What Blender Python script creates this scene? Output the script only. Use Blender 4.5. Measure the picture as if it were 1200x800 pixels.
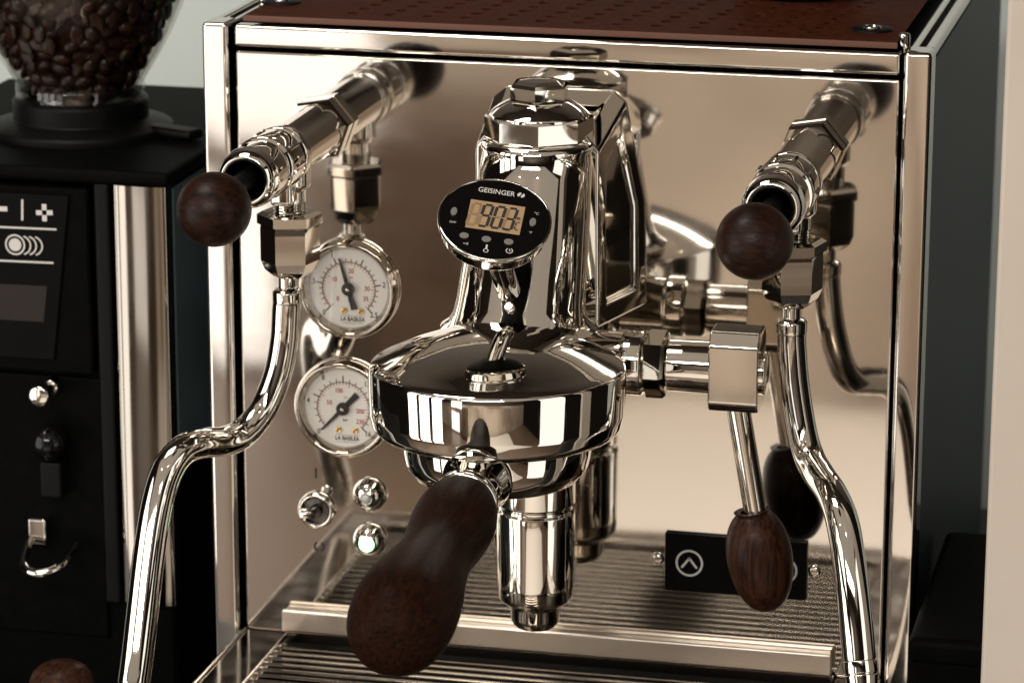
import bpy, bmesh, math, random
from mathutils import Vector, Matrix
random.seed(7)
for o in list(bpy.data.objects): bpy.data.objects.remove(o)
SC = bpy.context.scene
COL = SC.collection
R = math.radians
PI = math.pi

# ------------------------------------------------------------------ camera
cd = bpy.data.cameras.new('camera'); cam = bpy.data.objects.new('camera', cd); COL.objects.link(cam)
yaw, pitch, roll = 0.22907, 0.26418, 0.0019874
fw = Vector((-math.sin(yaw)*math.cos(pitch), math.cos(yaw)*math.cos(pitch), -math.sin(pitch)))
rt = Vector((math.cos(yaw), math.sin(yaw), 0)); up = rt.cross(fw)
r2 = math.cos(roll)*rt + math.sin(roll)*up; u2 = -math.sin(roll)*rt + math.cos(roll)*up
M = Matrix((r2, u2, -fw)).transposed().to_4x4(); M.translation = Vector((0.31707, -1.45214, 0.55032))
cam.matrix_world = M
cd.sensor_width = 36; cd.lens = 36*4015.6/1200; cd.clip_start = 0.05; cd.clip_end = 100
cd.dof.use_dof = True; cd.dof.focus_distance = 1.40; cd.dof.aperture_fstop = 19
SC.camera = cam

# ------------------------------------------------------------------ world, lamps, exposure
W = bpy.data.worlds.new('World'); SC.world = W; W.use_nodes = True
bg = W.node_tree.nodes['Background']; bg.inputs[0].default_value = (0.62, 0.5, 0.4, 1); bg.inputs[1].default_value = 0.012
def area(name, loc, aim, sx, sy, watts, col):
    l = bpy.data.lights.new(name, 'AREA'); l.shape = 'RECTANGLE'; l.size = sx; l.size_y = sy; l.energy = watts; l.color = col
    o = bpy.data.objects.new(name, l); COL.objects.link(o); o.location = loc
    d = Vector(aim) - Vector(loc); o.rotation_euler = d.to_track_quat('-Z', 'Y').to_euler(); return o
WARM = (1, 0.96, 0.9)
wdir = Vector((1.1, -1.5, 0)).normalized()
for k in (-1, 0, 1):                  # three tall panes of the window on the left
    c = Vector((-1.5, -1.25, 0.2))+wdir*0.43*k
    area('window_pane_lamp', c, c+Vector((1.5, 1.1, -0.05)), 0.33, 1.9, 7, WARM)
area('added_right_lamp', (1.3, -0.8, 0.15), (0, -0.12, 0.1), 0.6, 1.7, 5, WARM)  # added lamp, gives the chrome its pale patch on the right; no window there
area('added_overhead_lamp', (0.0, -2.5, 1.45), (0.0, -2.5, 0), 1.6, 0.5, 78, (1, 0.96, 0.9))  # added overhead lamp to brighten the floor and the opposite wall
area('added_ceiling_glow', (0.1, -1.75, 1.54), (0.1, -1.75, 0), 3.2, 2.7, 10, (1, 0.87, 0.72))  # added weak lamp standing in for a lit ceiling mirrored in the group column
area('added_overhead_lamp', (-0.45, -0.3, 1.3), (-0.45, 0.1, 0), 0.5, 0.3, 7, (1, 0.95, 0.88))  # added lamp to lift the back wall, grinder top, mat and beans
area('garden_door_lamp', (-1.5, -3.6, -0.77), (-1.4, 0, -0.77), 0.5, 0.3, 0.85, (1, 0.95, 0.9))
area('garden_door_lamp', (-1.42, -3.6, 0.25), (-1.32, 0, 0.25), 0.68, 1.6, 5.5, (1, 0.95, 0.9))
for lx in (-0.55, 0.35):
    l = bpy.data.lights.new('spot_bulb', 'POINT'); l.energy = 2.5; l.shadow_soft_size = 0.02; l.color = (1, 0.85, 0.65)
    o = bpy.data.objects.new('spot_bulb', l); COL.objects.link(o); o.location = (lx, -1.2, 1.35)
SC.view_settings.view_transform = 'Standard'; SC.view_settings.look = 'None'
SC.view_settings.exposure = 0.0; SC.view_settings.gamma = 1.0; SC.view_settings.use_curve_mapping = False
SC.cycles.max_bounces = 14; SC.cycles.glossy_bounces = 10; SC.cycles.transparent_max_bounces = 16
SC.cycles.caustics_reflective = False; SC.cycles.caustics_refractive = False
SC.cycles.use_denoising = True; SC.cycles.sample_clamp_indirect = 6

# ------------------------------------------------------------------ materials
def mat(name, col, rough=0.5, metal=0.0, noise=None, bump=None, rvar=None, coat=0, emit=None, spec=None, stretch=None):
    m = bpy.data.materials.new(name); m.use_nodes = True; nt = m.node_tree; b = nt.nodes['Principled BSDF']
    b.inputs['Base Color'].default_value = (*col, 1); b.inputs['Roughness'].default_value = rough; b.inputs['Metallic'].default_value = metal
    if coat: b.inputs['Coat Weight'].default_value = coat; b.inputs['Coat Roughness'].default_value = 0.08
    if spec is not None: b.inputs['Specular IOR Level'].default_value = spec
    if emit: b.inputs['Emission Color'].default_value = (*emit[0], 1); b.inputs['Emission Strength'].default_value = emit[1]
    tc = nt.nodes.new('ShaderNodeTexCoord'); mp = nt.nodes.new('ShaderNodeMapping'); nt.links.new(tc.outputs['Object'], mp.inputs[0])
    if stretch: mp.inputs['Scale'].default_value = stretch
    def nz(scale, detail=4):
        n = nt.nodes.new('ShaderNodeTexNoise'); n.inputs['Scale'].default_value = scale; n.inputs['Detail'].default_value = detail
        nt.links.new(mp.outputs[0], n.inputs['Vector']); return n
    if noise:                      # (scale, second colour, low, high)
        n = nz(noise[0]); cr = nt.nodes.new('ShaderNodeValToRGB'); cr.color_ramp.elements[0].position = noise[2]; cr.color_ramp.elements[1].position = noise[3]
        cr.color_ramp.elements[0].color = (*col, 1); cr.color_ramp.elements[1].color = (*noise[1], 1)
        nt.links.new(n.outputs[0], cr.inputs[0]); nt.links.new(cr.outputs[0], b.inputs['Base Color'])
    if rvar:                       # (scale, low, high)
        n = nz(rvar[0]); mr = nt.nodes.new('ShaderNodeMapRange'); mr.inputs['From Min'].default_value = 0.3; mr.inputs['From Max'].default_value = 0.7
        mr.inputs['To Min'].default_value = rvar[1]; mr.inputs['To Max'].default_value = rvar[2]
        nt.links.new(n.outputs[0], mr.inputs['Value']); nt.links.new(mr.outputs[0], b.inputs['Roughness'])
    if bump:                       # (scale, strength, distance)
        n = nz(bump[0], bump[3] if len(bump) > 3 else 4); bp = nt.nodes.new('ShaderNodeBump'); bp.inputs['Strength'].default_value = bump[1]; bp.inputs['Distance'].default_value = bump[2]
        nt.links.new(n.outputs[0], bp.inputs['Height']); nt.links.new(bp.outputs[0], b.inputs['Normal'])
    return m
def wood(name, dark, light, axis, pore=0.75, spec=0.11, rough=0.38):
    m = bpy.data.materials.new(name); m.use_nodes = True; nt = m.node_tree; b = nt.nodes['Principled BSDF']
    tc = nt.nodes.new('ShaderNodeTexCoord'); mp = nt.nodes.new('ShaderNodeMapping'); nt.links.new(tc.outputs['Object'], mp.inputs[0])
    s = [560, 560, 560]; s[axis] = 26; mp.inputs['Scale'].default_value = s
    n = nt.nodes.new('ShaderNodeTexNoise'); n.inputs['Scale'].default_value = 1; n.inputs['Detail'].default_value = 6; n.inputs['Distortion'].default_value = 0.6
    nt.links.new(mp.outputs[0], n.inputs['Vector'])
    mp2 = nt.nodes.new('ShaderNodeMapping'); nt.links.new(tc.outputs['Object'], mp2.inputs[0]); s2 = [1500, 1500, 1500]; s2[axis] = 110; mp2.inputs['Scale'].default_value = s2
    n2 = nt.nodes.new('ShaderNodeTexNoise'); n2.inputs['Scale'].default_value = 1; n2.inputs['Detail'].default_value = 2; nt.links.new(mp2.outputs[0], n2.inputs['Vector'])
    cr = nt.nodes.new('ShaderNodeValToRGB'); e = cr.color_ramp.elements; e[0].position = 0.36; e[0].color = (*dark, 1); e[1].position = 0.66; e[1].color = (*light, 1)
    nt.links.new(n.outputs[0], cr.inputs[0])
    pr = nt.nodes.new('ShaderNodeValToRGB'); e = pr.color_ramp.elements; e[0].position = 0.3; e[0].color = (0.25, 0.25, 0.25, 1); e[1].position = 0.42; e[1].color = (1, 1, 1, 1)
    nt.links.new(n2.outputs[0], pr.inputs[0])
    mx = nt.nodes.new('ShaderNodeMix'); mx.data_type = 'RGBA'; mx.blend_type = 'MULTIPLY'; mx.inputs[0].default_value = pore
    nt.links.new(cr.outputs[0], mx.inputs[6]); nt.links.new(pr.outputs[0], mx.inputs[7]); nt.links.new(mx.outputs[2], b.inputs['Base Color'])
    bp = nt.nodes.new('ShaderNodeBump'); bp.inputs['Strength'].default_value = 0.35; bp.inputs['Distance'].default_value = 0.0003
    nt.links.new(pr.outputs[0], bp.inputs['Height']); nt.links.new(bp.outputs[0], b.inputs['Normal'])
    b.inputs['Roughness'].default_value = rough; b.inputs['Specular IOR Level'].default_value = spec
    return m
def clear(name, tint, gloss=0.08):
    m = bpy.data.materials.new(name); m.use_nodes = True; nt = m.node_tree; nt.nodes.remove(nt.nodes['Principled BSDF'])
    tr = nt.nodes.new('ShaderNodeBsdfTransparent'); tr.inputs[0].default_value = (*tint, 1)
    gl = nt.nodes.new('ShaderNodeBsdfGlossy'); gl.inputs['Roughness'].default_value = 0.02
    l0 = nt.nodes.new('ShaderNodeLayerWeight'); l0.inputs[0].default_value = 0.5
    pw = nt.nodes.new('ShaderNodeMath'); pw.operation = 'POWER'; pw.inputs[1].default_value = 4.0; nt.links.new(l0.outputs['Facing'], pw.inputs[0])
    lw = nt.nodes.new('ShaderNodeMath'); lw.operation = 'MULTIPLY_ADD'; lw.inputs[1].default_value = 0.55; lw.inputs[2].default_value = 0.06; nt.links.new(pw.outputs[0], lw.inputs[0])
    mx = nt.nodes.new('ShaderNodeMixShader'); nt.links.new(lw.outputs[0], mx.inputs[0]); nt.links.new(tr.outputs[0], mx.inputs[1]); nt.links.new(gl.outputs[0], mx.inputs[2])
    nt.links.new(mx.outputs[0], nt.nodes['Material Output'].inputs[0]); return m
CHROME = mat('chrome', (0.71, 0.675, 0.62), 0.03, 1, rvar=(130, 0.012, 0.055))
STEEL = mat('polished_steel', (0.69, 0.645, 0.59), 0.08, 1, rvar=(60, 0.04, 0.07), bump=(6, 0.36, 0.0012, 0), stretch=(0.45, 1, 1))
TRIM = mat('trim_steel', (0.68, 0.61, 0.54), 0.12, 1, rvar=(60, 0.08, 0.16))
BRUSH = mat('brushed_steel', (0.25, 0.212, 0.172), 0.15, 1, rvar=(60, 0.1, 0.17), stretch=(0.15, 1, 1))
SATIN = mat('satin_steel', (0.6, 0.53, 0.46), 0.33, 1, rvar=(60, 0.28, 0.38))
DARKM = mat('dark_metal', (0.12, 0.11, 0.1), 0.2, 1)
NICKEL = mat('nickel_strip', (0.27, 0.245, 0.215), 0.07, 1, rvar=(25, 0.05, 0.1), bump=(9, 0.4, 0.002, 0))
DARKC2 = mat('dark_chrome', (0.4, 0.37, 0.33), 0.06, 1)
GAUGEC = mat('gauge_chrome', (0.47, 0.42, 0.36), 0.06, 1, rvar=(90, 0.04, 0.09))
BRASS = mat('brass', (0.78, 0.5, 0.2), 0.25, 1)
BLACK = mat('black_plastic', (0.003, 0.003, 0.003), 0.45, spec=0.12)
MATTE = mat('matte_black', (0.0013, 0.0014, 0.0014), 0.55, spec=0.03, noise=(150, (0.0022, 0.0022, 0.0022), 0.35, 0.7), bump=(1800, 0.15, 0.0003))
GLOSSK = mat('glossy_black', (0.004, 0.0035, 0.0035), 0.12, spec=0.3)
PRINTK = mat('plate_black', (0.0025, 0.0025, 0.0025), 0.4, spec=0.05)
RUBBER = mat('rubber', (0.02, 0.02, 0.02), 0.8)
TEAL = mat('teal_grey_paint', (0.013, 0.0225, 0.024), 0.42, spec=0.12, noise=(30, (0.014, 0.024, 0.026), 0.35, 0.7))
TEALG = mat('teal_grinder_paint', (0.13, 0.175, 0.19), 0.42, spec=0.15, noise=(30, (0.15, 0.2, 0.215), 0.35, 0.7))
WALNUT = wood('walnut_y', (0.0085, 0.0033, 0.0017), (0.02, 0.0074, 0.0037), 1, 0.5, 0.03, 0.5)
WALNUTB = wood('walnut_ball', (0.0075, 0.0027, 0.0014), (0.022, 0.0075, 0.0037), 0, 0.4, 0.14)
WALNUTZ = wood('walnut_z', (0.012, 0.0046, 0.0025), (0.05, 0.019, 0.0095), 2)
LEATHER = mat('leather', (0.034, 0.0085, 0.004), 0.6, spec=0.04, noise=(220, (0.062, 0.0165, 0.0075), 0.35, 0.7), bump=(900, 0.35, 0.0004))
LEDGE = mat('leather_edge', (0.12, 0.05, 0.03), 0.7)
DIAL = mat('dial_white', (0.76, 0.715, 0.66), 0.5)
INK = mat('ink_black', (0.012, 0.01, 0.01), 0.6)
RED = mat('ink_red', (0.38, 0.05, 0.04), 0.6)
WHITE = mat('print_white', (0.55, 0.52, 0.49), 0.6)
LCD = mat('lcd', (0.33, 0.22, 0.12), 0.4, noise=(600, (0.38, 0.25, 0.135), 0.3, 0.7))
GHOST = mat('lcd_ghost', (0.24, 0.155, 0.085), 0.4)
BUTTON = mat('grey_button', (0.16, 0.145, 0.13), 0.45)
SCREEN = mat('dim_screen', (0.02, 0.0155, 0.0135), 0.45, spec=0.15)
GLASS = clear('clear_glass', (0.97, 0.97, 0.96))
SMOKE = clear('smoked_glass', (0.9, 0.89, 0.87))
BEAN = mat('roasted_bean', (0.009, 0.003, 0.0015), 0.3, spec=0.35, noise=(180, (0.045, 0.015, 0.0065), 0.3, 0.75), bump=(700, 0.2, 0.0004))
WALLM = mat('pale_wall', (0.55, 0.6, 0.575), 0.7, noise=(8, (0.6, 0.645, 0.615), 0.3, 0.7), bump=(220, 0.1, 0.001))
CREAM = mat('cream_paint', (0.46, 0.4, 0.34), 0.5, noise=(12, (0.5, 0.44, 0.375), 0.3, 0.7))
STONE = mat('dark_worktop', (0.013, 0.013, 0.013), 0.3, noise=(300, (0.03, 0.03, 0.03), 0.5, 0.75))
FLOORM = mat('brown_floor', (0.14, 0.095, 0.065), 0.45, noise=(3, (0.2, 0.14, 0.1), 0.3, 0.7), stretch=(1, 0.2, 1))
RUGM = mat('cream_rug', (0.8, 0.725, 0.65), 0.9, noise=(60, (0.84, 0.77, 0.69), 0.3, 0.7))
UPPERW = mat('dark_upper_wall', (0.055, 0.043, 0.034), 0.6, noise=(1.3, (0.09, 0.07, 0.055), 0.35, 0.65))
CUPB = mat('cupboard_wood', (0.13, 0.085, 0.06), 0.5, noise=(4, (0.18, 0.12, 0.085), 0.3, 0.7), stretch=(1, 1, 0.1))
BROWNW = mat('brown_wall', (0.72, 0.62, 0.515), 0.6, noise=(1.1, (0.36, 0.28, 0.22), 0.42, 0.6))
DARKC = mat('dark_ceiling', (0.05, 0.036, 0.027), 0.8, noise=(3, (0.07, 0.05, 0.037), 0.3, 0.7))
LED = mat('lit_lens', (0.8, 0.9, 0.8), 0.2, emit=((0.36, 1, 0.5), 2.6))
LENS = mat('unlit_lens', (0.45, 0.42, 0.4), 0.15)

# ------------------------------------------------------------------ geometry helpers (millimetres, world axes)
def basis(a):
    a = Vector(a).normalized(); t = Vector((0, 0, 1)) if abs(a.z) < 0.9 else Vector((1, 0, 0))
    x = t.cross(a).normalized(); return x, a.cross(x), a
class G:
    def __init__(s): s.v = []; s.f = []; s.wn = False
    def add(s, vs, fs):
        n = len(s.v); s.v += [tuple(p) for p in vs]; s.f += [tuple(i+n for i in f) for f in fs]; return s
    def lathe(s, prof, o=(0, 0, 0), ax=(0, 0, 1), seg=48, ph=0.0, sx=1.0, sy=1.0):
        x, y, a = basis(ax); o = Vector(o); rings = []; vs = []; fs = []
        for r, h in prof:
            if r < 1e-6: rings.append([len(vs)]); vs.append(o+a*h)
            else:
                st = len(vs); rings.append(list(range(st, st+seg)))
                for i in range(seg):
                    t = ph+2*PI*i/seg; vs.append(o+a*h+x*(r*sx*math.cos(t))+y*(r*sy*math.sin(t)))
        for A, B in zip(rings, rings[1:]):
            for i in range(seg):
                j = (i+1) % seg
                if len(A) == 1 and len(B) == 1: continue
                if len(A) == 1: fs.append((A[0], B[j], B[i]))
                elif len(B) == 1: fs.append((A[i], A[j], B[0]))
                else: fs.append((A[i], A[j], B[j], B[i]))
        return s.add(vs, fs)
    def loft(s, rings, cap=True):
        n = len(rings[0]); vs = [p for r in rings for p in r]; fs = []
        for k in range(len(rings)-1):
            for i in range(n):
                j = (i+1) % n; fs.append((k*n+i, k*n+j, (k+1)*n+j, (k+1)*n+i))
        if cap: fs.append(tuple(reversed(range(n)))); fs.append(tuple(range((len(rings)-1)*n, len(rings)*n)))
        return s.add(vs, fs)
    def tube(s, pts, rad, seg=20, sub=8, cap=True):
        P = [Vector(p) for p in pts]; rd = rad if isinstance(rad, (list, tuple)) else [rad]*len(P); C = []; Q = []
        for i in range(len(P)-1):
            p0 = P[max(i-1, 0)]; p1 = P[i]; p2 = P[i+1]; p3 = P[min(i+2, len(P)-1)]
            for k in range(sub):
                t = k/sub
                C.append(0.5*((2*p1)+(p2-p0)*t+(2*p0-5*p1+4*p2-p3)*t*t+(3*p1-p0-3*p2+p3)*t**3)); Q.append(rd[i]*(1-t)+rd[i+1]*t)
        C.append(P[-1]); Q.append(rd[-1]); T = [(C[min(i+1, len(C)-1)]-C[max(i-1, 0)]).normalized() for i in range(len(C))]
        x, y, _ = basis(T[0]); rings = []
        for c, r, t in zip(C, Q, T):
            x = (x-t*x.dot(t)).normalized(); y = t.cross(x)
            rings.append([c+x*(r*math.cos(2*PI*i/seg))+y*(r*math.sin(2*PI*i/seg)) for i in range(seg)])
        return s.loft(rings, cap)
    def box(s, x0, x1, y0, y1, z0, z1, bev=0.0, seg=3, rot=None, piv=None):
        bm = bmesh.new(); bmesh.ops.create_cube(bm, size=1)
        for v in bm.verts: v.co = Vector(((x0+x1)/2+v.co.x*(x1-x0), (y0+y1)/2+v.co.y*(y1-y0), (z0+z1)/2+v.co.z*(z1-z0)))
        if bev: bmesh.ops.bevel(bm, geom=bm.edges[:], offset=bev, segments=seg, profile=0.5, affect='EDGES')
        return s.bm(bm, rot, piv)
    def bm(s, bm, rot=None, piv=None):
        bm.verts.index_update(); s.wn = True
        vs = [v.co.copy() for v in bm.verts]; fs = [[v.index for v in f.verts] for f in bm.faces]; bm.free()
        if rot is not None: p = Vector(piv); vs = [rot @ (c-p)+p for c in vs]
        return s.add(vs, fs)
    def prism(s, pts, o, x, y, depth, bev=0.0, seg=2):
        """closed 2D outline in plane (x,y) at o, pushed along x cross y by depth"""
        x = Vector(x); y = Vector(y); n = x.cross(y); o = Vector(o); bm = bmesh.new()
        a = [bm.verts.new(o+x*p[0]+y*p[1]) for p in pts]; f = bm.faces.new(a)
        ex = bmesh.ops.extrude_face_region(bm, geom=[f])
        for e in ex['geom']:
            if isinstance(e, bmesh.types.BMVert): e.co += n*depth
        bmesh.ops.recalc_face_normals(bm, faces=bm.faces[:])
        if bev: bmesh.ops.bevel(bm, geom=bm.edges[:], offset=bev, segments=seg, profile=0.5, affect='EDGES', clamp_overlap=True)
        return s.bm(bm)
    def flat(s, pts, o, x, y):
        x = Vector(x); y = Vector(y); o = Vector(o)
        return s.add([o+x*p[0]+y*p[1] for p in pts], [tuple(range(len(pts)))])
    def ringflat(s, r0, r1, c, o, x, y, seg=36, a0=0, a1=2*PI):
        x = Vector(x); y = Vector(y); o = Vector(o); vs = []; fs = []; full = abs(a1-a0-2*PI) < 1e-4; n = seg if full else seg+1
        for i in range(n):
            t = a0+(a1-a0)*i/seg
            for r in (r0, r1): vs.append(o+x*(c[0]+r*math.cos(t))+y*(c[1]+r*math.sin(t)))
        for i in range(seg):
            j = (i+1) % n; fs.append((2*i, 2*i+1, 2*j+1, 2*j))
        return s.add(vs, fs)
    def line(s, a, b, w, o, x, y):
        a = Vector(a); b = Vector(b); d = (b-a).normalized(); n = Vector((-d.y, d.x))*w/2
        return s.flat([a-n, b-n, b+n, a+n], o, x, y)
    def text(s, body, size, c, o, x, y, sx=1.0, bold=0.0, rot=0.0, width=None):
        cu = bpy.data.curves.new('t', 'FONT'); cu.body = body; cu.size = size; cu.align_x = 'CENTER'; cu.align_y = 'CENTER'; cu.offset = bold; cu.resolution_u = 3
        ob = bpy.data.objects.new('t', cu); COL.objects.link(ob); dg = bpy.context.evaluated_depsgraph_get()
        me = bpy.data.meshes.new_from_object(ob.evaluated_get(dg)); x = Vector(x); y = Vector(y); o = Vector(o); cr, sr = math.cos(rot), math.sin(rot)
        vs = []
        if width: xs = [v.co.x for v in me.vertices]; sx = width/(max(xs)-min(xs))
        for v in me.vertices:
            a, b = v.co.x*sx, v.co.y; a, b = a*cr-b*sr, a*sr+b*cr; vs.append(o+x*(c[0]+a)+y*(c[1]+b))
        s.add(vs, [tuple(p.vertices) for p in me.polygons])
        bpy.data.objects.remove(ob); bpy.data.curves.remove(cu); bpy.data.meshes.remove(me); return s
def fil(pts, n=4):
    """profile with rounded corners: points (r, h[, fillet])"""
    out = []
    for i, p in enumerate(pts):
        if len(p) < 3 or i in (0, len(pts)-1): out.append((p[0], p[1])); continue
        a = Vector(pts[i-1][:2]); b = Vector(p[:2]); c = Vector(pts[i+1][:2]); d1 = a-b; d2 = c-b
        l = min(p[2], d1.length*0.48, d2.length*0.48); s = b+d1.normalized()*l; e = b+d2.normalized()*l
        for k in range(n+1):
            t = k/n; q = s*(1-t)**2+b*2*t*(1-t)+e*t*t; out.append((q.x, q.y))
    return out
def org(o):
    p = Vector((0, 0, 0))
    while o is not None: p += Vector(o.location); o = o.parent
    return p
def obj(name, g, m, parent=None, ang=32, loc=None):
    bmx = bmesh.new(); off = org(parent)
    if loc is not None: off = off+Vector(loc)/1000-org(parent)*0
    vs = [bmx.verts.new(Vector(p)/1000-off) for p in g.v]
    for f in g.f:
        try: bmx.faces.new([vs[i] for i in f])
        except ValueError: pass
    bmesh.ops.recalc_face_normals(bmx, faces=bmx.faces[:])
    for f in bmx.faces: f.smooth = True
    for e in bmx.edges:
        if len(e.link_faces) == 2: e.smooth = e.calc_face_angle(0) < R(ang)
    me = bpy.data.meshes.new(name); bmx.to_mesh(me); bmx.free(); me.materials.append(m)
    o = bpy.data.objects.new(name, me); COL.objects.link(o)
    if parent is not None: o.parent = parent
    if loc is not None: o.location = Vector(loc)/1000
    if g.wn:
        w = o.modifiers.new('weighted_normal', 'WEIGHTED_NORMAL'); w.keep_sharp = True; w.weight = 100; w.mode = 'FACE_AREA'
    return o
def copyto(o, dmm, parent=None):
    c = o.copy(); COL.objects.link(c); c.parent = parent if parent is not None else o.parent
    c.location = Vector(o.location)+Vector(dmm)/1000; return c
def thing(name, label, cat, loc):
    o = bpy.data.objects.new(name, None); COL.objects.link(o); o.location = Vector(loc)/1000; o.empty_display_size = 0.02
    o['label'] = label; o['category'] = cat; return o
def tag(o, label, cat, group=None):
    o['label'] = label; o['category'] = cat
    if group: o['group'] = group
    return o
def struct(name, g, m): o = obj(name, g, m); o['kind'] = 'structure'; return o
X, Y, Z = (1, 0, 0), (0, 1, 0), (0, 0, 1)
FR = (0, -1, 0)                      # towards the viewer

# ------------------------------------------------------------------ setting
CZ = -82
struct('worktop', G().box(-900, 700, -235, 520, CZ-40, CZ, 3), STONE)
struct('wall', G().box(-1500, 900, 540, 640, -950, 420), WALLM)
struct('wall_upper', G().box(-1500, 900, 543, 640, 421, 1558), UPPERW)
struct('floor', G().box(-3200, 2600, -3700, -150, -1000, -950), FLOORM)
struct('ceiling', G().box(-3200, 2600, -3700, 540, 1560, 1620), DARKC)
struct('wall_opposite', G().box(-3200, 2600, -3800, -3700, -1000, -120), BROWNW)
struct('wall_opposite_upper', G().box(-3200, 2600, -3810, -3712, -118, 1558), UPPERW)

def rounded(x0, x1, y0, y1, r, n=8):
    o = []
    for cx, cy, a in ((x1-r, y1-r, 0), (x0+r, y1-r, 90), (x0+r, y0+r, 180), (x1-r, y0+r, 270)):
        o += [(cx+r*math.cos(R(a+90*i/n)), cy+r*math.sin(R(a+90*i/n))) for i in range(n+1)]
    return o
RG = obj('rug', G().prism(rounded(-760, 1500, -3660, -1500, 160), (0, 0, -950), X, Y, 12, 3, 2), RUGM); tag(RG, 'cream rug mirrored in the lower right of the front panel', 'rug')
CB = thing('cupboard', 'brown cupboard dimly mirrored left of the brew group in the front panel', 'cupboard', (-900, -3550, -950))
obj('carcass', G().box(-1040, -760, -3690, -3420, -950, -470, 6), CUPB, CB)
for k in (0, 1):
    dr = obj('door', G().box(-1036+137*k, -903+137*k, -3419, -3400, -900, -478, 4), CUPB, CB); obj('door_handle', G().lathe([(12, 0), (14, 10), (10, 22), (0, 24)], (-918+36*k, -3400, -660), Y, 16), TRIM, dr)

# ------------------------------------------------------------------ espresso machine
EM = thing('espresso_machine', 'chrome espresso machine with tall brew group, two gauges and wooden steam knobs', 'coffee machine', (0, 150, CZ))
body = obj('housing', G().box(-161, 161, 9, 330, -70, 283.5, 2), MATTE, EM)
for sx in (-1, 1):
    obj('foot', G().lathe(fil([(0, CZ), (16, CZ, 2), (18, -70, 2), (0, -70)]), (sx*130, 40, 0)), RUBBER, EM)
    obj('foot', G().lathe(fil([(0, CZ), (16, CZ, 2), (18, -70, 2), (0, -70)]), (sx*130, 290, 0)), RUBBER, EM)
obj('front_panel', G().box(-149.6, 149.6, 0, 7, -60, 274.2, 1.4, 4), STEEL, EM)
obj('top_band', G().box(-149.6, 149.6, -1.5, 7, 276.2, 286, 1.6, 4), STEEL, EM)
for sx in (-1, 1):
    a, b = sorted((sx*151.6, sx*163.6))
    post = obj('corner_post', G().box(a, b, -5, 12, CZ+8, 287.2, 2.0, 4), STEEL, EM)
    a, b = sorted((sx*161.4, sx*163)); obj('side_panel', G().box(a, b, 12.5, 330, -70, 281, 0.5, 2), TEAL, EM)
    a, b = sorted((sx*158.3, sx*163)); obj('top_rail', G().box(a, b, 12.5, 330, 282, 286.6, 1.2, 3), STEEL, EM)
    a, b = sorted((sx*151.8, sx*155.3)); obj('top_rail', G().box(a, b, 12.5, 330, 282, 286.0, 1.0, 3), STEEL, EM)
for px, py in ((-149, 44), (149.4, 14)):
    obj('rail_post', G().lathe(fil([(0, 284), (2.6, 284), (2.6, 292, 1), (0, 292.6)]), (px, py, 0), seg=20), CHROME, EM)
# drip lip at the foot of the panel
obj('splash_lip', G().box(-130, 128, -7.5, -4.5, 2, 12.6, 1.1, 3).box(-129, 127, -4.6, -0.5, 9.5, 12.0, 0.6), SATIN, EM)

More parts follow.
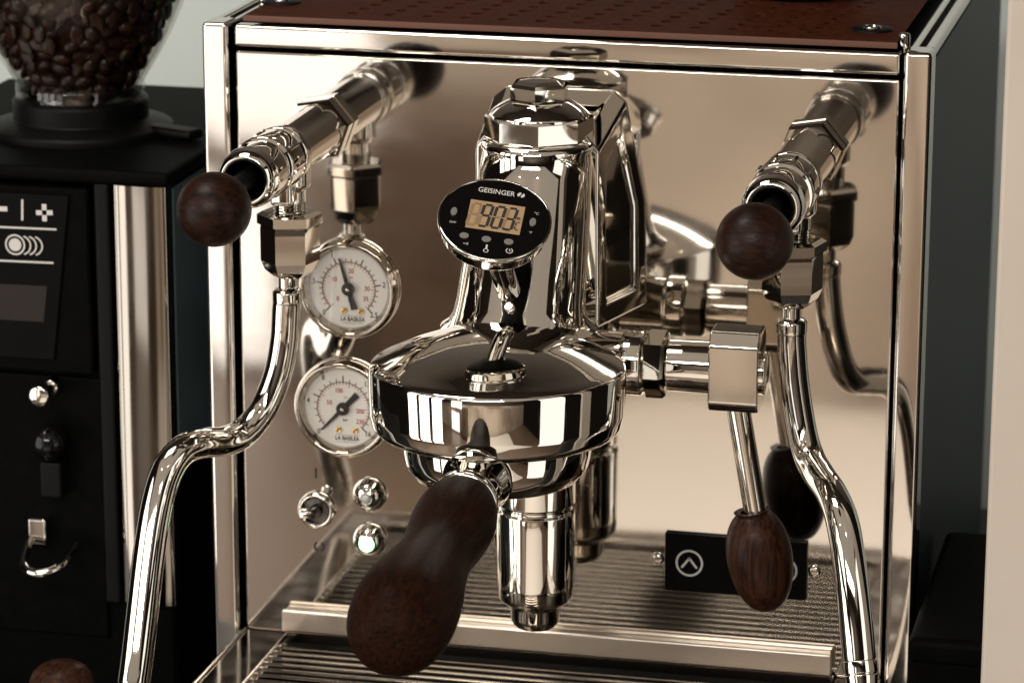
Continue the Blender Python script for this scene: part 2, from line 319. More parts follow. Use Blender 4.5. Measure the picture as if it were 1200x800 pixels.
# gauges
def gauge(cx, cz, needle, blacks, reds, minor):
    fy = -2.4
    bz = obj('gauge', G().lathe(fil([(22.2, 0.3), (23.2, 0.5, 0.4), (23.4, 3, 1.4), (21.8, 6.6, 1.2), (20.4, 6.4, 0.6), (18.2, 2.2)], 6), (cx, 0, cz), FR, 72), GAUGEC, EM)
    obj('dial', G().lathe([(0, -fy), (18.5, -fy), (18.5, 1), (0, 1)], (cx, 0, cz), FR, 64), DIAL, bz)
    o = (cx, fy-0.12, cz); k = G(); r = G()
    A = lambda t: R(225-270*t)
    def tick(g, t, r0, r1, w): c, s = math.cos(A(t)), math.sin(A(t)); g.line((c*r0, s*r0), (c*r1, s*r1), w, o, X, Z)
    n = minor
    for i in range(n+1):
        tick(k, i/n, 12.4, 15.4 if i % 5 == 0 else 14.0, 0.55 if i % 5 == 0 else 0.36)
    k.ringflat(12.45, 12.65, (0, 0), o, X, Z, 60, R(-45), R(225))
    for i in range(37): tick(r, i/36, 10.2 if i % 10 == 0 else 11.1, 12.3, 0.3)
    r.ringflat(12.1, 12.3, (0, 0), o, X, Z, 60, R(-45), R(225))
    for t, s, rr in blacks: k.text(s, 3.5, (math.cos(A(t))*rr, math.sin(A(t))*rr), o, X, Z, 0.85, 0.05)
    for s, u, v in reds: r.text(s, 3.1, (u, v), o, X, Z, 0.85, 0.05)
    r.text('psi', 1.7, (1.2, 5.4), o, X, Z); k.text('bar', 1.8, (0.9, -5.5), o, X, Z, 1, 0.03)
    k.line((-4, -12.6), (7.4, -12.6), 0.16, o, X, Z); k.text('LA BASILEA', 2.7, (1.7, -14.3), o, X, Z, 0.83, 0.07, width=11.4)
    k.line((-3.4, -16.0), (0.6, -16.0), 0.14, o, X, Z); k.line((3.0, -16.0), (6.8, -16.0), 0.14, o, X, Z); k.text('ITALY', 0.9, (1.8, -16.1), o, X, Z)
    obj('black_scale', k, INK, bz); obj('red_scale', r, RED, bz)
    nd = G(); c, s = math.cos(R(needle)), math.sin(R(needle)); o2 = (cx, fy-1.1, cz); u = Vector((c, 0, s)); w = Vector((-s, 0, c))
    nd.prism([(-9.8, -1.5), (-3, -1.15), (14.6, -0.42), (14.6, 0.42), (-3, 1.15), (-9.8, 1.5)], o2, u, w, -0.5)
    nd.lathe([(0, 0.2), (3.0, 0.2), (3.0, 1.2), (0, 1.4)], (cx, fy-0.6, cz), FR, 28)
    obj('needle', nd, INK, bz)
    obj('needle_pin', G().lathe([(0.75, 0), (0.75, 0.5), (0, 0.7)], (cx, fy-2, cz), FR, 14), CHROME, bz)
    for sx in (-2.3, 5.7):
        sc = G().lathe(fil([(1.45, 0), (1.4, 0.7, 0.2), (0, 0.8)]), (cx+sx, fy, cz-10.2), FR, 18)
        so = obj('dial_screw', sc, BRASS, bz)
        # slot cut shown as a dark groove across the head
        d = Vector((0.8, 0, 0.6)); e = Vector((-0.6, 0, 0.8)); obj('dial_screw', G().prism([(-1.3, -0.2), (1.3, -0.2), (1.3, 0.2), (-1.3, 0.2)], (cx+sx, fy-0.78, cz-10.2), d, e, -0.08), INK, bz)
    obj('gauge_glass', G().lathe([(20.2, 5.4), (0, 5.7)], (cx, 0, cz), FR, 64), GLASS, bz)
    return bz
gauge(-97.0, 167.6, 106.5, [(0, '0', 16.6), (0.2, '.5', 16.8), (0.4, '1', 16.8), (0.8, '2', 16.8), (1.0, '2.5', 16.6)], [('0', -5.2, -5), ('10', -6.8, 4.0), ('20', 1.2, 8.2), ('30', 8.6, 0.4), ('35', 8, -4.4)], 25)
gauge(-100.2, 111.0, 226, [(0, '0', 16.6), (0.2, '4', 16.8), (0.375, '8', 16.8), (0.66, '12', 16.6), (1.0, '16', 16.4)], [('50', -6.6, 2.3), ('100', -2, 8.2), ('200', 8, -1), ('230', 8, -6)], 20)

# power switch and pilot lamps
tg = obj('toggle_switch', G().lathe(fil([(8.9, -0.5), (8.9, 2.0, 1.2), (7.4, 3.8, 1.2), (6.0, 2.6, 0.6), (5.6, 0.8)], 5), (-114, 0, 60.6), FR, 40), CHROME, EM)
obj('switch_seat', G().lathe([(5.9, 1.2), (3.2, 1.4), (3.0, 5.0), (2.2, 6.4), (0, 6.6)], (-114, 0, 60.6), FR, 32), DARKM, tg)
obj('switch_lever', G().tube([(-114, -8, 60.6), (-114.2, -13, 62.2), (-114.4, -18.5, 64)], [1.8, 2.3, 2.9], 20).lathe([(2.9, 0), (2.3, 1.2), (1.2, 1.8), (0, 2.0)], (-114.4, -18.5, 64), (0, -6, 2), 20), CHROME, tg)
g = G().line((-114.4, 75.8), (-114.4, 80.6), 1.0, (0, -0.15, 0), X, Z)
obj('on_mark', g, INK, EM)
g = G().ringflat(1.6, 2.5, (-113.4, 42.6), (0, -0.15, 0), X, Z, 12, R(110), R(250)).ringflat(1.6, 2.5, (-113.0, 42.6), (0, -0.15, 0), X, Z, 12, R(-70), R(70))
obj('off_mark', g, INK, EM)
for cz, m in ((70.0, LENS), (48.0, LED)):
    pl = obj('pilot_lamp', G().lathe(fil([(8.1, -0.3), (8.1, 1.6, 1.2), (7.2, 4, 1.2), (5.2, 6.6, 1.2), (2.7, 8.0, 0.5), (2.2, 7.6)], 5), (-88.4, 0, cz), FR, 48), CHROME, EM)
    q_ = 1.0 if m is LENS else 1.7; obj('lens', G().lathe([(2.3*q_, 7.0), (2.0*q_, 8.3), (1.1*q_, 8.9), (0, 9.1)], (-88.4, 0, cz), FR, 24), m, pl)

# name plate
lp = obj('name_plate', G().box(50.2, 115, -2.4, -0.3, 35.4, 62.8, 0.5, 2), PRINTK, EM)
o = (0, -2.55, 0); 
for cx in (61.6, 104.6):
    g = G(); g.ringflat(5.35, 6.3, (cx, 49.2), o, X, Z, 40); g.line((cx-3.5, 46.9), (cx+0.35, 51.9), 1.0, o, X, Z); g.line((cx-0.35, 51.9), (cx+3.5, 46.9), 1.0, o, X, Z)
    obj('emblem', g, WHITE, lp)
for cx in (46.7, 118.4):
    sc = obj('plate_screw', G().lathe(fil([(3.0, -0.3), (3.0, 1, 0.8), (1.7, 2.0, 0.3), (1.5, 1.2), (0, 1.0)]), (cx, 0, 49.4), FR, 24), CHROME, lp)

# steam and water valves
def valve(cx, sgn):
    cz = 241.5
    vb = obj('steam_valve', G().lathe(fil([(11.4, 8), (11.9, 9, 0.6), (11.9, 60, 0.5), (13.0, 60.8, 0.6), (13.2, 68, 0.8), (11.3, 69, 0.3), (11.3, 72, 0.3), (13.4, 73, 0.8), (13.4, 90, 0.8), (11.6, 91, 0.3), (11.6, 95, 0.3), (12.9, 96.4, 0.8), (13.1, 110, 1.2), (12.4, 115, 1.5), (10.0, 117.6, 0.9), (8.2, 116.4, 0.6), (8.0, 92), (0, 92)], 5), (cx, 0, cz), FR, 64), CHROME, EM)
    obj('mounting_nut', G().lathe([(13.6, 0.5), (14.9, 1.4), (14.9, 8.2), (13.7, 9.6), (10, 9.6)], (cx, 0, cz), FR, 6, R(10)), CHROME, vb, 20)
    for q_ in range(10):                     # flats milled round the collar
        t_ = 2*PI*q_/10; c_ = Vector((cx+13.35*math.cos(t_), 0, cz+13.35*math.sin(t_))); obj('grip_rib', G().tube([c_+Vector((0, -75.5, 0)), c_+Vector((0, -87.5, 0))], 0.95, 8, 1), CHROME, vb)
    obj('bore', G().lathe([(7.95, 115), (7.9, 95), (0, 95)], (cx, 0, cz), FR, 40), BLACK, vb)
    obj('knob_stem', G().lathe([(4.2, 93), (4.2, 150), (0, 150)], (cx, 0, cz), FR, 24), BLACK, vb)
    kx, kz = (-108.5, 238.9) if sgn < 0 else (113.2, 238.0)
    obj('valve_knob', G().lathe([(15.3*math.sin(PI*i/28)*(1+0.03*math.cos(PI*i/28)), 15.6*-math.cos(PI*i/28)) for i in range(29)], (kx, -160, kz), FR, 56), WALNUTB, vb)
    # outlet under the valve body
    oy = -53
    obj('outlet_boss', G().lathe(fil([(9.5, 236), (9.5, 226, 1), (7.2, 224, 0.5), (7.2, 219), (6.6, 218.4), (7.2, 217.8), (6.6, 217.2), (7.2, 216.6), (6.6, 216), (7.2, 215.4), (6.6, 214.8), (7, 212)]), (cx, oy, 0), seg=40)
        .box(cx-5, cx+5, oy-14, oy-4, 219, 231, 2.2, 3), CHROME, vb)
    nx = cx
    obj('outlet_nut', G().lathe([(7, 214.5), (12.2, 214.5), (14.4, 213.2), (14.4, 209.2), (12.6, 208), (12.6, 208)], (nx, oy, 0), seg=6, ph=R(47)), CHROME, vb, 20)
    obj('outlet_nut', G().lathe([(12.8, 208), (13.0, 207), (13.0, 192.5), (11.2, 188.4), (7.6, 185.4), (5, 185.4)], (nx, oy, 0), seg=6, ph=R(47)), CHROME, vb, 20)
    return vb
valve(-109.0, -1); valve(112.8, 1)
def wand(pts, rad):
    ptop = pts[0]
    w = obj('steam_wand', G().tube(pts, rad, 28, 10), CHROME, EM)
    obj('swivel_neck', G().lathe(fil([(3.9, 187), (3.9, 180, 0.4), (5.6, 179.4, 0.4), (6.7, 178.2, 0.4), (6.7, 173.6, 0.3), (6.2, 173)]), (ptop[0], ptop[1], 0), seg=32), CHROME, w)
    a = Vector(pts[-1]); d = (a-Vector(pts[-2])).normalized(); r = rad[-1]
    obj('wand_tip', G().lathe(fil([(r-0.4, -0.2), (r-0.4, 0.6), (r+0.15, 0.8, 0.2), (r+0.15, 5.6, 0.2), (r-0.4, 5.8), (r-0.4, 6.4), (r+0.1, 6.6, 0.3), (r*0.72, 22, 2), (0, 25)]), a, d, 32), CHROME, w)
wand([(-110.6, -53, 177), (-111.4, -53.0, 169), (-112.3, -53.5, 155.3), (-114.6, -57.0, 140.4), (-119.7, -63.0, 126.1), (-126.1, -72.0, 117.7), (-131.9, -82.0, 116.3), (-137.8, -95.0, 118.9), (-143.0, -105.0, 118.3), (-147.1, -113.0, 112.0), (-149.6, -120.0, 100.1), (-150.6, -130.0, 80.1), (-150.3, -148.0, 43), (-150.1, -156.0, 29)], [6.3]*5+[6.6]*4+[7]*5)
wand([(113.0, -53, 177), (113.3, -53.2, 168), (115.4, -55.0, 150.5), (119.6, -59.0, 131.5), (124.0, -65.0, 121.6), (130.3, -77.0, 117.6), (137.6, -90.0, 113.6), (143.7, -101.0, 104.5), (149.6, -113.0, 82.5), (154.6, -123.0, 54.8)], [6.3]*4+[6.6]*3+[7]*3)

# brew group
def ring(cx, cy, cz, r, n=64, tilt=0.0):
    return [Vector((cx+r*math.cos(2*PI*i/n), cy+r*math.sin(2*PI*i/n)*1.0, cz-tilt*r*math.sin(2*PI*i/n))) for i in range(n)]
cols = [(176, -80, 33.5), (178.5, -79.5, 30), (182, -78, 28.2), (187, -75.6, 27.4), (200, -68.5, 26.8), (220, -57.6, 25.6), (238, -48.2, 24.2), (245, -44.6, 23.7), (246.6, -43.8, 24.6), (248.8, -43.2, 24.6), (249.8, -42.6, 23.4), (250.5, -42.4, 20)]
gh = obj('group_head', G().loft([ring(0, cy, z, r) for z, cy, r in cols]), CHROME, EM, 50)
obj('group_bell', G().lathe(fil([(0, 185.2), (12, 184.4), (26, 181.4), (38, 177.0), (46.5, 173.0, 3), (50.6, 171.2, 1.2), (53.2, 169.6, 1.3), (53.6, 166), (53.4, 150, 1), (52.4, 144.4, 2.2), (49.6, 142, 1.2), (46, 141.6), (38, 141.6)], 6), (0, -119, 0), Z, 128), CHROME, gh, 40)
# cast body reaching back to the panel, with a recessed window on both cheeks
bm = bmesh.new()
def quadloft(front, back, yf, yb):
    a = [bm.verts.new((x, yf, z)) for x, z in front]; b = [bm.verts.new((x, yb, z)) for x, z in back]; n = len(a); fs = []
    for i in range(n): j = (i+1) % n; fs.append(bm.faces.new((a[i], a[j], b[j], b[i])))
    bm.faces.new(list(reversed(a))); bm.faces.new(b); return fs
sf = quadloft([(-20, 254), (20, 254), (27, 246), (27, 216), (27.5, 168), (-27.5, 168), (-27, 216), (-27, 246)], [(-24, 264), (24, 264), (30, 259), (39, 215), (40, 168), (-40, 168), (-39, 215), (-30, 259)], -46, -0.5)
bmesh.ops.recalc_face_normals(bm, faces=bm.faces[:])
cheek = [sf[2], sf[3]]; cheek2 = [sf[5], sf[6]]
for cc in (cheek, cheek2):
    bmesh.ops.inset_region(bm, faces=cc, thickness=9, depth=0, use_even_offset=True)
    bmesh.ops.inset_region(bm, faces=cc, thickness=1.5, depth=-2.2, use_even_offset=True)
bmesh.ops.bevel(bm, geom=[e for e in bm.edges if e.calc_face_angle(0) > R(14)], offset=1.5, segments=3, profile=0.5, affect='EDGES', clamp_overlap=True)
obj('group_body', G().bm(bm), CHROME, gh, 35)
obj('cap_nut', G().lathe([(20, 249.6), (22.8, 250.2), (23.5, 251), (23.5, 259.4), (22.8, 260.4), (20, 261.2)], (0, -42, 0), seg=8, ph=R(12)), CHROME, gh, 12)
obj('cap_dome', G().lathe(fil([(21.6, 259.8), (21.4, 261, 0.6), (18.6, 263.6, 2), (14.6, 265.8, 1), (12.6, 266.6, 0.5), (9, 266.7)], 5), (0, -42, 0), Z, 56), CHROME, gh, 40)
obj('top_nut', G().lathe([(10.5, 266.3), (12.8, 266.9), (13.4, 267.8), (13.4, 272.8), (12.2, 274.2), (9, 275.4), (4, 276), (0, 276.1)], (0, -42, 0), seg=6, ph=R(5)), CHROME, gh, 12)
# discharge cylinder below
obj('discharge_tube', G().lathe(fil([(8, 150), (18, 150), (17.4, 88, 1), (16.2, 87, 0.4), (16.2, 85.4, 0.4), (17.4, 84.4, 0.8), (17.4, 79), (17.2, 50, 1), (16.6, 44, 1.2), (12.4, 40.6, 0.5), (11.2, 40, 0.5), (11, 33, 2.5), (8.4, 30, 1.5), (6, 30), (5.5, 33), (0, 33)], 4), (0.6, -48, 0), Z, 56), CHROME, gh)
# lever
lv = obj('brew_lever', G().lathe(fil([(13, 20), (13, 40, 0.6), (14.2, 41, 0.6), (14.2, 48.6, 0.8), (12, 50)]), (0, -50, 155), X, 48), CHROME, EM)
obj('lever_nut', G().lathe([(12.4, 49.6), (14.8, 50.6), (14.8, 57.8), (13.4, 59.2), (9, 59.2)], (0, -50, 155), X, 6, R(12)), CHROME, lv, 20)
obj('lever_shaft', G().lathe(fil([(8, 59), (11.3, 59.8, 0.6), (11.5, 79, 0.4), (9, 79)]), (0, -50, 155), X, 44), CHROME, lv)
obj('lever_block', G().prism([(-9, -17), (9, -17), (11.5, -13), (11.5, 12), (8, 17.8), (-8, 17.8), (-11.5, 12), (-11.5, -13)], (78.6, -50, 155.2), Y, Z, 21.6, 0.9, 3)
    .lathe(fil([(9.4, 100), (9.4, 102.6, 1.2), (0, 103.4)]), (0, -50, 154), X, 36), CHROME, lv, 25)
d = Vector((8.5, 0, -46)).normalized()
obj('lever_stem', G().tube([(90.0, -50, 139), (99, -50, 90)], 5.1, 28, 1), CHROME, lv)
kp = []
for i in range(33):
    t = i/32; a = t*PI
    kp.append((max(0, 14.3*math.sin(a)**0.82*(1+0.06*math.cos(a))), 23.3*(1-math.cos(a))-23.3))
kp = [(5, -22.4), (8.0, -22.6)]+[p for p in kp if p[1] > -22.2]
obj('lever_knob', G().lathe(kp, (101.2, -50, 69.6), (8.5, 0, -46), 56), WALNUTZ, lv)

# thermometer
t_, E_, rho = R(-20), R(57.5), R(-13.8)
n = Vector((-math.sin(t_)*math.cos(E_), -math.cos(t_)*math.cos(E_), math.sin(E_)))
rr = Vector((math.cos(t_), -math.sin(t_), 0)); uu = n.cross(rr)
if uu.z < 0: uu = -uu
TR = math.cos(rho)*rr+math.sin(rho)*uu; TU = -math.sin(rho)*rr+math.cos(rho)*uu
TC = Vector((0, -123.9, 232.6))
tm = obj('thermometer', G().lathe(fil([(19.6, -9.2), (21.6, -8, 1.4), (22.6, -2.4, 1), (23.5, -1.5, 0.7), (23.5, 0.2, 0.6), (22.7, 0.5, 0.3), (22.5, -0.2)], 5), TC, n, 80), CHROME, EM)
obj('thermometer_back', G().lathe(fil([(0, -15), (8, -14.6, 1.5), (17, -10.8, 3), (20, -9)], 4), TC, n, 64), BLACK, tm)
obj('thermometer_face', G().lathe([(0, 0), (22.6, 0), (22.6, -1), (0, -1)], TC, n, 72), GLOSSK, tm)
e1 = TC+n*0.14; e2 = TC+n*0.26
obj('display', G().flat([(-11.2, -7.0), (11.2, -7.0), (11.4, 9.4), (-11.2, 9.4)], e1, TR, TU), LCD, tm)
def seg7(g, c, w, h, on, o, sk=0.10, tw=1.05):
    P = {'a': ((-w/2, h/2), (w/2, h/2)), 'b': ((w/2, h/2), (w/2, 0)), 'c': ((w/2, 0), (w/2, -h/2)), 'd': ((-w/2, -h/2), (w/2, -h/2)), 'e': ((-w/2, -h/2), (-w/2, 0)), 'f': ((-w/2, 0), (-w/2, h/2)), 'g': ((-w/2, 0), (w/2, 0))}
    for k in on:
        (x0, y0), (x1, y1) = P[k]; a = Vector((c[0]+x0+sk*y0, c[1]+y0)); b = Vector((c[0]+x1+sk*y1, c[1]+y1)); dd = (b-a).normalized()*0.35
        g.line(a+dd, b-dd, tw, o, TR, TU)
g = G(); gg = G()
for k, (cx, s, gs) in enumerate(((-8.6, '', 'abcdefg'), (-3.9, 'abcdfg', 'e'), (1.3, 'abcdef', 'g'), (6.2, 'abcdg', 'ef'))):
    h = 12.4; seg7(g, (cx, 1.2), 3.5, h, s, e2, 0.1, 1.25); seg7(gg, (cx, 1.2), 3.5, h, gs, e1+n*0.05, 0.1, 1.25)
g.flat([(3.6, -5.2), (4.5, -5.2), (4.6, -4.2), (3.7, -4.2)], e2, TR, TU)
seg7(g, (9.7, -2.2), 1.7, 4.4, 'adef', e2, 0.1, 0.6); g.ringflat(0.3, 0.75, (9.6, 2.1), e2, TR, TU, 10)
obj('display_digits', g, INK, tm); obj('display_ghost_digits', gg, GHOST, tm)
g = G().text('GEISINGER', 3.9, (-1.5, 15.7), e1, TR, TU, 0.62, 0.035, width=15.2)
g.ringflat(0.0, 1.35, (8.5, 15.9), e1, TR, TU, 16, R(80), R(235)).ringflat(0.0, 1.35, (8.9, 15.9), e1, TR, TU, 16, R(-100), R(55))
g.text('OFF', 1.6, (-16.6, -5.2), e1, TR, TU).text('+/S', 1.8, (-9.6, -16.2), e1, TR, TU).text('°C', 1.9, (16.4, 6.6), e1, TR, TU).text('°F', 1.6, (15.4, -4.6), e1, TR, TU)
g.ringflat(0.75, 1.1, (-1.0, -18.4), e1, TR, TU, 16).line((-1.0, -17.6), (-1.0, -15.0), 0.75, e1, TR, TU)
g.ringflat(1.15, 1.5, (8.4, -16.6), e1, TR, TU, 20, R(120), R(430)).line((8.4, -16.6), (8.4, -15.6), 0.3, e1, TR, TU).line((8.4, -16.6), (9.1, -16.6), 0.3, e1, TR, TU)
obj('face_lettering', g, WHITE, tm)
for bx, by, rot in ((-17, 0.7, 1), (-10.8, -12, 0), (-1.6, -12.2, 0), (7.5, -11.9, 0), (15.6, 1.2, 1)):
    gb = G(); pr = []
    for i in range(24):
        a = 2*PI*i/24; pr.append((bx+(1.35 if rot else 1.95)*math.cos(a), by+(2.3 if rot else 1.6)*math.sin(a)))
    gb.prism(pr, TC, TR, TU, 0.7, 0.25, 2); obj('button', gb, BUTTON, tm)
# stem from the group to the thermometer
base = Vector((0, -92, 190)); top = TC-n*13
obj('thermometer_stem', G().tube([base+Vector((0, 12, -8)), base, top], [5.0, 5.0, 5.2], 32, 2)
    .prism([(-7, 6), (-4.4, -5), (-2.2, -8.2), (2.2, -8.2), (4.4, -5), (7, 6)], (1.2, -92.5, 193), X, (0, 0.35, 0.94), -8, 1.2, 3), DARKC2, tm)
obj('set_screw', G().lathe(fil([(2.1, -1), (2.1, 0.5, 0.4), (1.3, 0.8, 0.2), (1.2, 0.2), (0, 0.2)]), (1.2, -103.2, 190.8), (0, -0.94, 0.35), 24), CHROME, tm)

# ------------------------------------------------------------------ portafilter locked in the group
PF = thing('portafilter', 'portafilter with chrome ring and bulbous dark walnut handle locked into the brew group', 'portafilter', (0, -119, 122))
obj('filter_ring', G().lathe(fil([(34, 143.4), (39.2, 143, 0.5), (39.4, 134), (38.4, 127, 3), (34, 121.4, 2), (0, 120.6)], 6), (0, -119, 0), Z, 96), CHROME, PF)
a = Vector((0.5, -150, 132)); tip = Vector((3.0, -309, 113.4)); ax = (tip-a).normalized()
obj('handle_neck', G().lathe(fil([(15, 0), (14.6, 8, 2), (12.4, 18, 3), (12.0, 25, 1), (14, 28, 1), (14, 32, 1), (11, 33)], 5), a, ax, 56), CHROME, PF)
L = (tip-a).length
hp = [(0, 29.5), (9, 30), (12.2, 31.5), (14.8, 36), (16.2, 43), (16.6, 51), (16.2, 60), (15.2, 70), (14.6, 79), (15.0, 88), (16.6, 100), (18.6, 112), (19.9, 124), (20.0, 135), (18.5, 146), (15.0, 153.6), (10.2, 158), (6.2, 159.5), (0, L)]
def smooth(p, sub=4):
    o = []
    for i in range(len(p)-1):
        p0 = Vector(p[max(i-1, 0)]); p1 = Vector(p[i]); p2 = Vector(p[i+1]); p3 = Vector(p[min(i+2, len(p)-1)])
        for k in range(sub):
            t = k/sub; q = 0.5*((2*p1)+(p2-p0)*t+(2*p0-5*p1+4*p2-p3)*t*t+(3*p1-p0-3*p2+p3)*t**3); o.append((max(q.x, 0), q.y))
    return o+[tuple(p[-1])]
hd = obj('handle', G().lathe(smooth(hp), a, ax, 72), WALNUT, PF, 60)
x_, y_, _ = basis(ax); g = G()
for i in range(12):
    t = 2*PI*i/12; c = a+ax*159.2+x_*(6.0*math.cos(t))+y_*(6.0*math.sin(t)); g.lathe([(0.95, -1), (0.95, 0.25), (0, 0.35)], c, ax, 10)
obj('end_mark', g, PRINTK, hd)

# ------------------------------------------------------------------ drip tray
DT = thing('drip_tray', 'steel drip tray with slatted grille below the brew group', 'drip tray', (0, -95, CZ))
TD = -182
obj('tray_rim', G().box(-149.5, -129, TD, -1.5, -3.4, -0.4, 0.8, 2).box(129, 149.5, TD, -1.5, -3.4, -0.4, 0.8, 2).box(-128.9, 128.9, TD, TD+14, -3.4, -0.4, 0.8, 2)
    .box(-150.6, -148.7, TD, -1.5, -10, 0.9, 0.7, 2).box(148.7, 150.6, TD, -1.5, -10, 0.9, 0.7, 2).box(-150, 150, TD-2, TD, -40, 0.6, 0.7, 2), TRIM, DT)
obj('tray_basin', G().box(-147, 147, TD+1, -2, CZ+4, -24, 2), MATTE, DT)
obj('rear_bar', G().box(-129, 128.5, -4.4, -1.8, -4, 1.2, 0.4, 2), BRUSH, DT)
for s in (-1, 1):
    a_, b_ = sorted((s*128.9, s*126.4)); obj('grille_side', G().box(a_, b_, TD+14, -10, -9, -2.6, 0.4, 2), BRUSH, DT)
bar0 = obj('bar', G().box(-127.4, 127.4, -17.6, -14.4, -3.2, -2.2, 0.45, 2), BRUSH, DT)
y = -14.2-7.42+4
k = 1
while -18.2-7.42*k > TD+16:
    copyto(bar0, (0, -7.42*k, 0)); k += 1
stud0 = obj('bar_end', G().lathe([(1.1, 0), (0.9, 0.9), (0, 1.3)], (-128.2, -16.2, -2.6), Z, 10), CHROME, DT)
for j in range(1, k): copyto(stud0, (0, -7.42*j, 0))

# ------------------------------------------------------------------ leather mat and cup on top
bm = bmesh.new(); mg = G(); zt, zb = 289.6, 287.0; x0, x1, y0, y1 = -146.5, 147.5, 4, 318
px, py = 17.4, 12.0; nx, ny = 13, 11; hx0, hy0 = -109, 15
def quad(ax_, bx_, ay_, by_): mg.add([(ax_, ay_, zt), (bx_, ay_, zt), (bx_, by_, zt), (ax_, by_, zt)], [(0, 1, 2, 3)])
quad(x0, x1, y0, hy0); quad(x0, x1, hy0+ny*py, y1)
for j in range(ny):
    sx = hx0+2.0*j; ya = hy0+py*j; quad(x0, sx, ya, ya+py); quad(sx+nx*px, x1, ya, ya+py)
    for i in range(nx):
        cx, cy = sx+px*(i+0.5), ya+py/2; N = 16; vs = []; fs = []
        for q in range(N):
            t = 2*PI*q/N; c, s = math.cos(t), math.sin(t); sc = min(px/2/max(abs(c), 1e-6), py/2/max(abs(s), 1e-6))
            vs += [(cx+c*sc, cy+s*sc, zt), (cx+2.7*c, cy+2.7*s, zt), (cx+2.7*c, cy+2.7*s, zb)]
        for q in range(N): p = (q+1) % N; fs += [(3*q, 3*p, 3*p+1, 3*q+1), (3*q+1, 3*p+1, 3*p+2, 3*q+2)]
        for sgx in (-1, 1):
            for sgy in (-1, 1):
                pass
        mg.add(vs, fs)
        for qa, qb, cxn, cyn in ((0, 4, 1, 1), (4, 8, -1, 1), (8, 12, -1, -1), (12, 16, 1, -1)):
            # corner triangles of the cell
            pts = [Vector(vs[3*(q % N)]) for q in range(qa, qb+1)]; co = Vector((cx+cxn*px/2, cy+cyn*py/2, zt))
            for A, B in zip(pts, pts[1:]):
                if abs((B-A).x) > 1e-3 and abs((B-A).y) > 1e-3: mg.add([A, co, B], [(0, 1, 2)])
MT = obj('cup_mat', mg, LEATHER); tag(MT, 'perforated dark red leather mat lying on top of the espresso machine', 'mat')
obj('mat_edge', G().box(x0-0.3, x1+0.3, y0-1.2, y0+0.2, zb, zt+0.15, 0.5, 2), LEDGE, MT)
for gx, gy in ((-140, 41), (133, 33)):
    gr = obj('grommet', G().lathe(fil([(9.5, zt+0.1), (9.2, zt+0.9, 0.4), (3.6, zt+1.2)]), (gx, gy, 0), seg=32), BLACK, MT)
    obj('rivet', G().lathe(fil([(4.2, zt+0.8), (3.9, zt+1.8, 0.5), (2.4, zt+2.0, 0.3), (1.8, zt+1.2), (0, zt+1.2)]), (gx, gy, 0), seg=24), CHROME, gr)
CP = obj('cup', G().lathe(fil([(0, 290), (26, 290, 2), (27, 293, 1), (34, 315), (38, 345, 1), (36, 345), (32, 315), (24, 295, 3), (0, 294)]), (86, 122, 0), seg=48), GLOSSK)
tag(CP, 'black cup standing on the leather mat on top of the machine', 'cup')
obj('cup_handle', G().tube([(120, 122, 335), (140, 122, 332), (142, 122, 316), (118, 122, 306)], 4, 14), GLOSSK, CP)

# ------------------------------------------------------------------ coffee grinder
GX = thing('coffee_grinder', 'black coffee grinder with chrome corner strip and glass bean hopper', 'coffee grinder', (-265, 110, CZ))
obj('grinder_body', G().box(-340, -192.5, 24, 215, CZ+8, 204, 3), MATTE, GX)
obj('grinder_base', G().box(-344, -188, -20, 222, CZ, CZ+26, 4), MATTE, GX)
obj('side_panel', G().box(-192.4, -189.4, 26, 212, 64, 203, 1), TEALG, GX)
obj('corner_strip', G().prism([(-13.2+13.2*math.cos(R(180-180*i/24)), 2.4-3.2*math.sin(R(180*i/24))**0.5) for i in range(25)]+[(0, 9), (-26.4, 9)], (-189.5, 15.5, 1.5), X, Y, 204), NICKEL, GX)
obj('top_plate', G().box(-346, -187.5, 14, 220, 205.5, 212.5, 2.5, 3), MATTE, GX)
obj('side_groove', G().box(-225, -217.5, 16, 30, 0, 206, 1.5), BLACK, GX)
obj('hopper_collar', G().lathe(fil([(0, 212), (45, 212), (45, 216, 1.5), (38, 218, 1), (33, 219, 1), (33, 229, 1.5), (29, 230), (27, 226), (0, 226)]), (-261, 100, 0), Z, 56), BLACK, GX)
obj('collar_lever', G().box(-226, -196, 92, 104, 213, 218, 2, rot=Matrix.Rotation(R(-20), 3, 'Z'), piv=(-226, 98, 215)), BLACK, GX)
HB = [(29.5, 228), (29.8, 235), (34, 242), (44.5, 260), (53, 280), (59, 300), (62, 318), (62.5, 330)]
hop = obj('hopper', G().lathe(smooth(HB, 3)+[(r-1.8, h) for r, h in reversed(smooth(HB, 3))], (-261, 100, 0), Z, 64), SMOKE, GX)
obj('hopper_ring', G().lathe(fil([(30.2, 229), (31.4, 230, 0.6), (31.4, 236, 0.6), (30.2, 237)]), (-261, 100, 0), Z, 56), GLASS, hop)
cp = obj('control_panel', G().box(-340, -228, 17.5, 25, 112, 203, 2.2, 3), MATTE, GX)
obj('panel_face', G().prism([(-340, 119), (-247, 119), (-237, 199), (-340, 199)], (0, 17.6, 0), X, Z, 1.6, 0.8, 2), PRINTK, cp)
o = (0, 15.85, 0); g = G()
g.line((-276, 191.1), (-267.6, 191.3), 2.3, o, X, Z).line((-260, 196.3), (-260.4, 186.2), 1.0, o, X, Z)
g.line((-253.4, 190.3), (-245.2, 190.7), 2.3, o, X, Z).line((-249.3, 194.6), (-249.3, 186.4), 2.3, o, X, Z)
g.line((-330, 181.6), (-243.6, 182.8), 0.9, o, X, Z).line((-330, 165.4), (-245.6, 166.6), 0.9, o, X, Z)
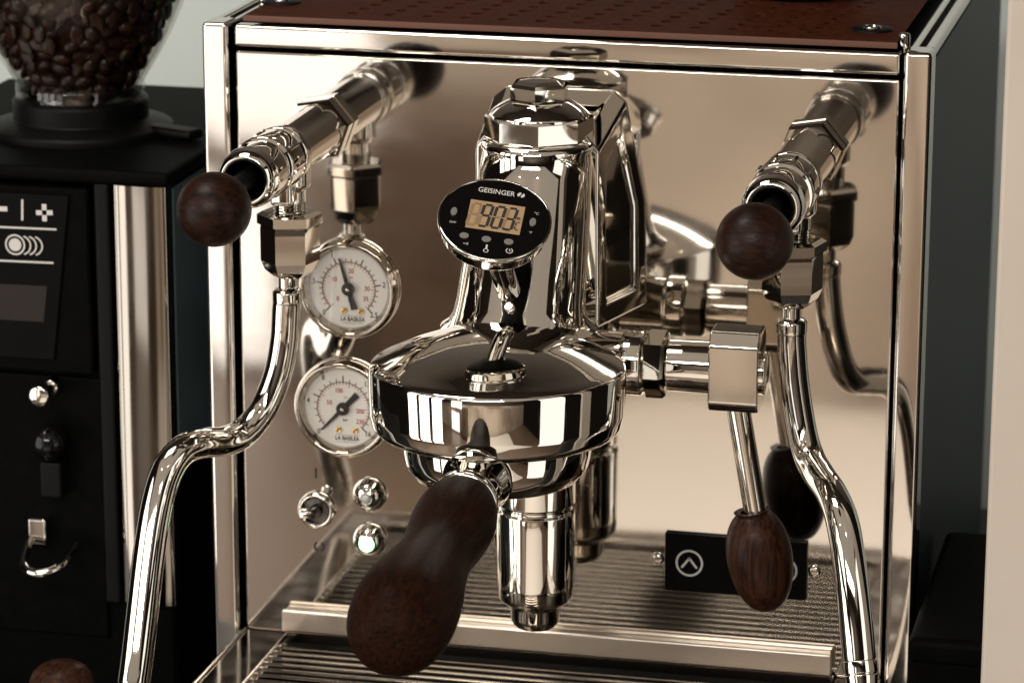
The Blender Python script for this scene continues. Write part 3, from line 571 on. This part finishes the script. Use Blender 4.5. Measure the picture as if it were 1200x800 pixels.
g.ringflat(0, 3.1, (-264.4, 174.3), o, X, Z, 24).ringflat(4.2, 5.0, (-264.4, 174.3), o, X, Z, 32)
for kx in (-261.2, -258.4, -255.4): g.ringflat(4.1, 4.8, (kx, 174.3), o, X, Z, 16, R(-75), R(75))
obj('icons', g, WHITE, cp)
obj('screen', G().prism([(-330, 137.2), (-251.5, 137.8), (-249.2, 155.2), (-330, 154.2)], (0, 16.0, 0), X, Z, 0.3), SCREEN, cp)
obj('lower_front', G().box(-340, -226, 21.5, 26, -20, 110, 1.5, 2), MATTE, GX)
obj('knob_pin', G().lathe(fil([(4, 0), (4, 8, 0.5), (2.6, 9), (2.6, 16), (5.0, 17, 0.8), (5.0, 23, 1), (0, 24)]), (-249, 22, 106), FR, 24), CHROME, GX)
obj('dose_ball', G().lathe([(9*math.sin(PI*i/16), -9*math.cos(PI*i/16)) for i in range(17)], (-249.5, 12, 80), FR, 28), GLOSSK, GX)
obj('dose_bracket', G().box(-255, -244, 12, 23, 52, 70, 1.5), BLACK, GX)
fk = obj('rest_fork', G().box(-263, -254, 15, 23, 27, 40, 1).tube([(-262, 16, 30), (-259, -2, 23), (-250, -8, 21), (-241, -2, 23), (-239, 16, 28)], 2.1, 14), CHROME, GX)

def bean_mesh():
    g = G(); n1, n2 = 7, 10; vs = []; fs = []
    for i in range(n1+1):
        th = PI*i/n1
        for j in range(n2):
            ph = 2*PI*j/n2; z = math.sin(th)*math.sin(ph); x = math.cos(th); y = math.sin(th)*math.cos(ph)
            z = z if z > 0 else z*0.45
            if z < 0 and abs(y) < 0.35: z += 0.16
            vs.append((x*5.6, y*4.0, z*3.7))
    for i in range(n1):
        for j in range(n2): k2 = (j+1) % n2; fs.append((i*n2+j, i*n2+k2, (i+1)*n2+k2, (i+1)*n2+j))
    return g.add(vs, fs)
b0 = obj('coffee_bean', bean_mesh(), BEAN, None, 80)
def hr(z):
    for (r0, z0), (r1, z1) in zip([p[:2] for p in HB], [p[:2] for p in HB][1:]):
        if z0 <= z <= z1: return r0+(r1-r0)*(z-z0)/(z1-z0)
    return 60
cnt = 0; z = 236.0
while z < 304:
    rad = hr(z)-1.8-4.4; n_ = int(2*PI*rad/8.6)
    for i in range(n_):
        t = 2*PI*(i+0.5*(int(z*10) % 2)+random.uniform(-0.25, 0.25))/n_-PI/2
        if math.cos(t+PI/2-R(12)) < -0.42: continue
        r_ = rad-random.uniform(0, 2.4)
        o_ = b0 if cnt == 0 else b0.copy()
        if cnt: COL.objects.link(o_)
        o_.location = ((-261+r_*math.cos(t))/1000, (100+r_*math.sin(t))/1000, (z+random.uniform(-1.2, 1.2))/1000)
        rot = Matrix.Rotation(t, 3, 'Z') @ Matrix.Rotation(R(90)*random.choice((1, -1)), 3, 'Y') @ Matrix.Rotation(random.uniform(0, 2*PI), 3, 'Z') @ Matrix.Rotation(random.uniform(-0.35, 0.35), 3, 'X')
        o_.rotation_euler = rot.to_euler()
        s_ = random.uniform(0.86, 1.08); o_.scale = (s_, s_, s_)
        tag(o_, 'dark roasted coffee bean behind the glass of the grinder hopper', 'coffee bean', 'coffee beans in the hopper'); cnt += 1
    z += 6.3
core = G(); rings_ = []
for k in range(12):
    zz = 231+k*6.4; rings_.append([Vector((-261+(max(hr(zz)-9.5, 6)+random.uniform(-1.5, 1.5))*math.cos(2*PI*i/40), 100+(max(hr(zz)-9.5, 6)+random.uniform(-1.5, 1.5))*math.sin(2*PI*i/40), zz+random.uniform(-1, 1))) for i in range(40)])
core.loft(rings_); co = obj('coffee_bean_fill', core, BEAN); co['kind'] = 'stuff'; co['label'] = 'mass of dark coffee beans filling the middle of the hopper'; co['category'] = 'coffee beans'

# ------------------------------------------------------------------ neighbours on the worktop
TP = thing('tamper', 'tamper with rounded reddish wooden handle at the lower left corner', 'tamper', (-214, -74, CZ))
obj('tamper_base', G().lathe(fil([(0, CZ), (28, CZ, 1), (28, CZ+22, 2), (12, CZ+30, 4), (8, CZ+38)]), (-214, -74, 0), Z, 48), CHROME, TP)
obj('tamper_handle', G().lathe(smooth([(0, CZ+36), (9, CZ+37), (11, CZ+48), (14, CZ+62), (15.2, CZ+72), (13.5, CZ+80), (8, CZ+84.6), (0, CZ+86)]), (-214, -74, 0), Z, 48), WALNUTZ, TP)
BX = obj('storage_box', G().box(168, 262, -60, 92, CZ, 42, 4, 3), MATTE); tag(BX, 'plain black box standing close to the right side of the machine', 'box')
obj('box_lid', G().box(167.4, 262.6, -60.6, 92.6, 30, 43, 4, 3), MATTE, BX)
PN = obj('cabinet_panel', G().box(206, 226, -140, -106, CZ, 900, 2, 3).box(226.2, 420, -138, -110, CZ, 900, 2, 3), CREAM); tag(PN, 'tall cream painted cabinet panel at the right edge', 'cabinet')
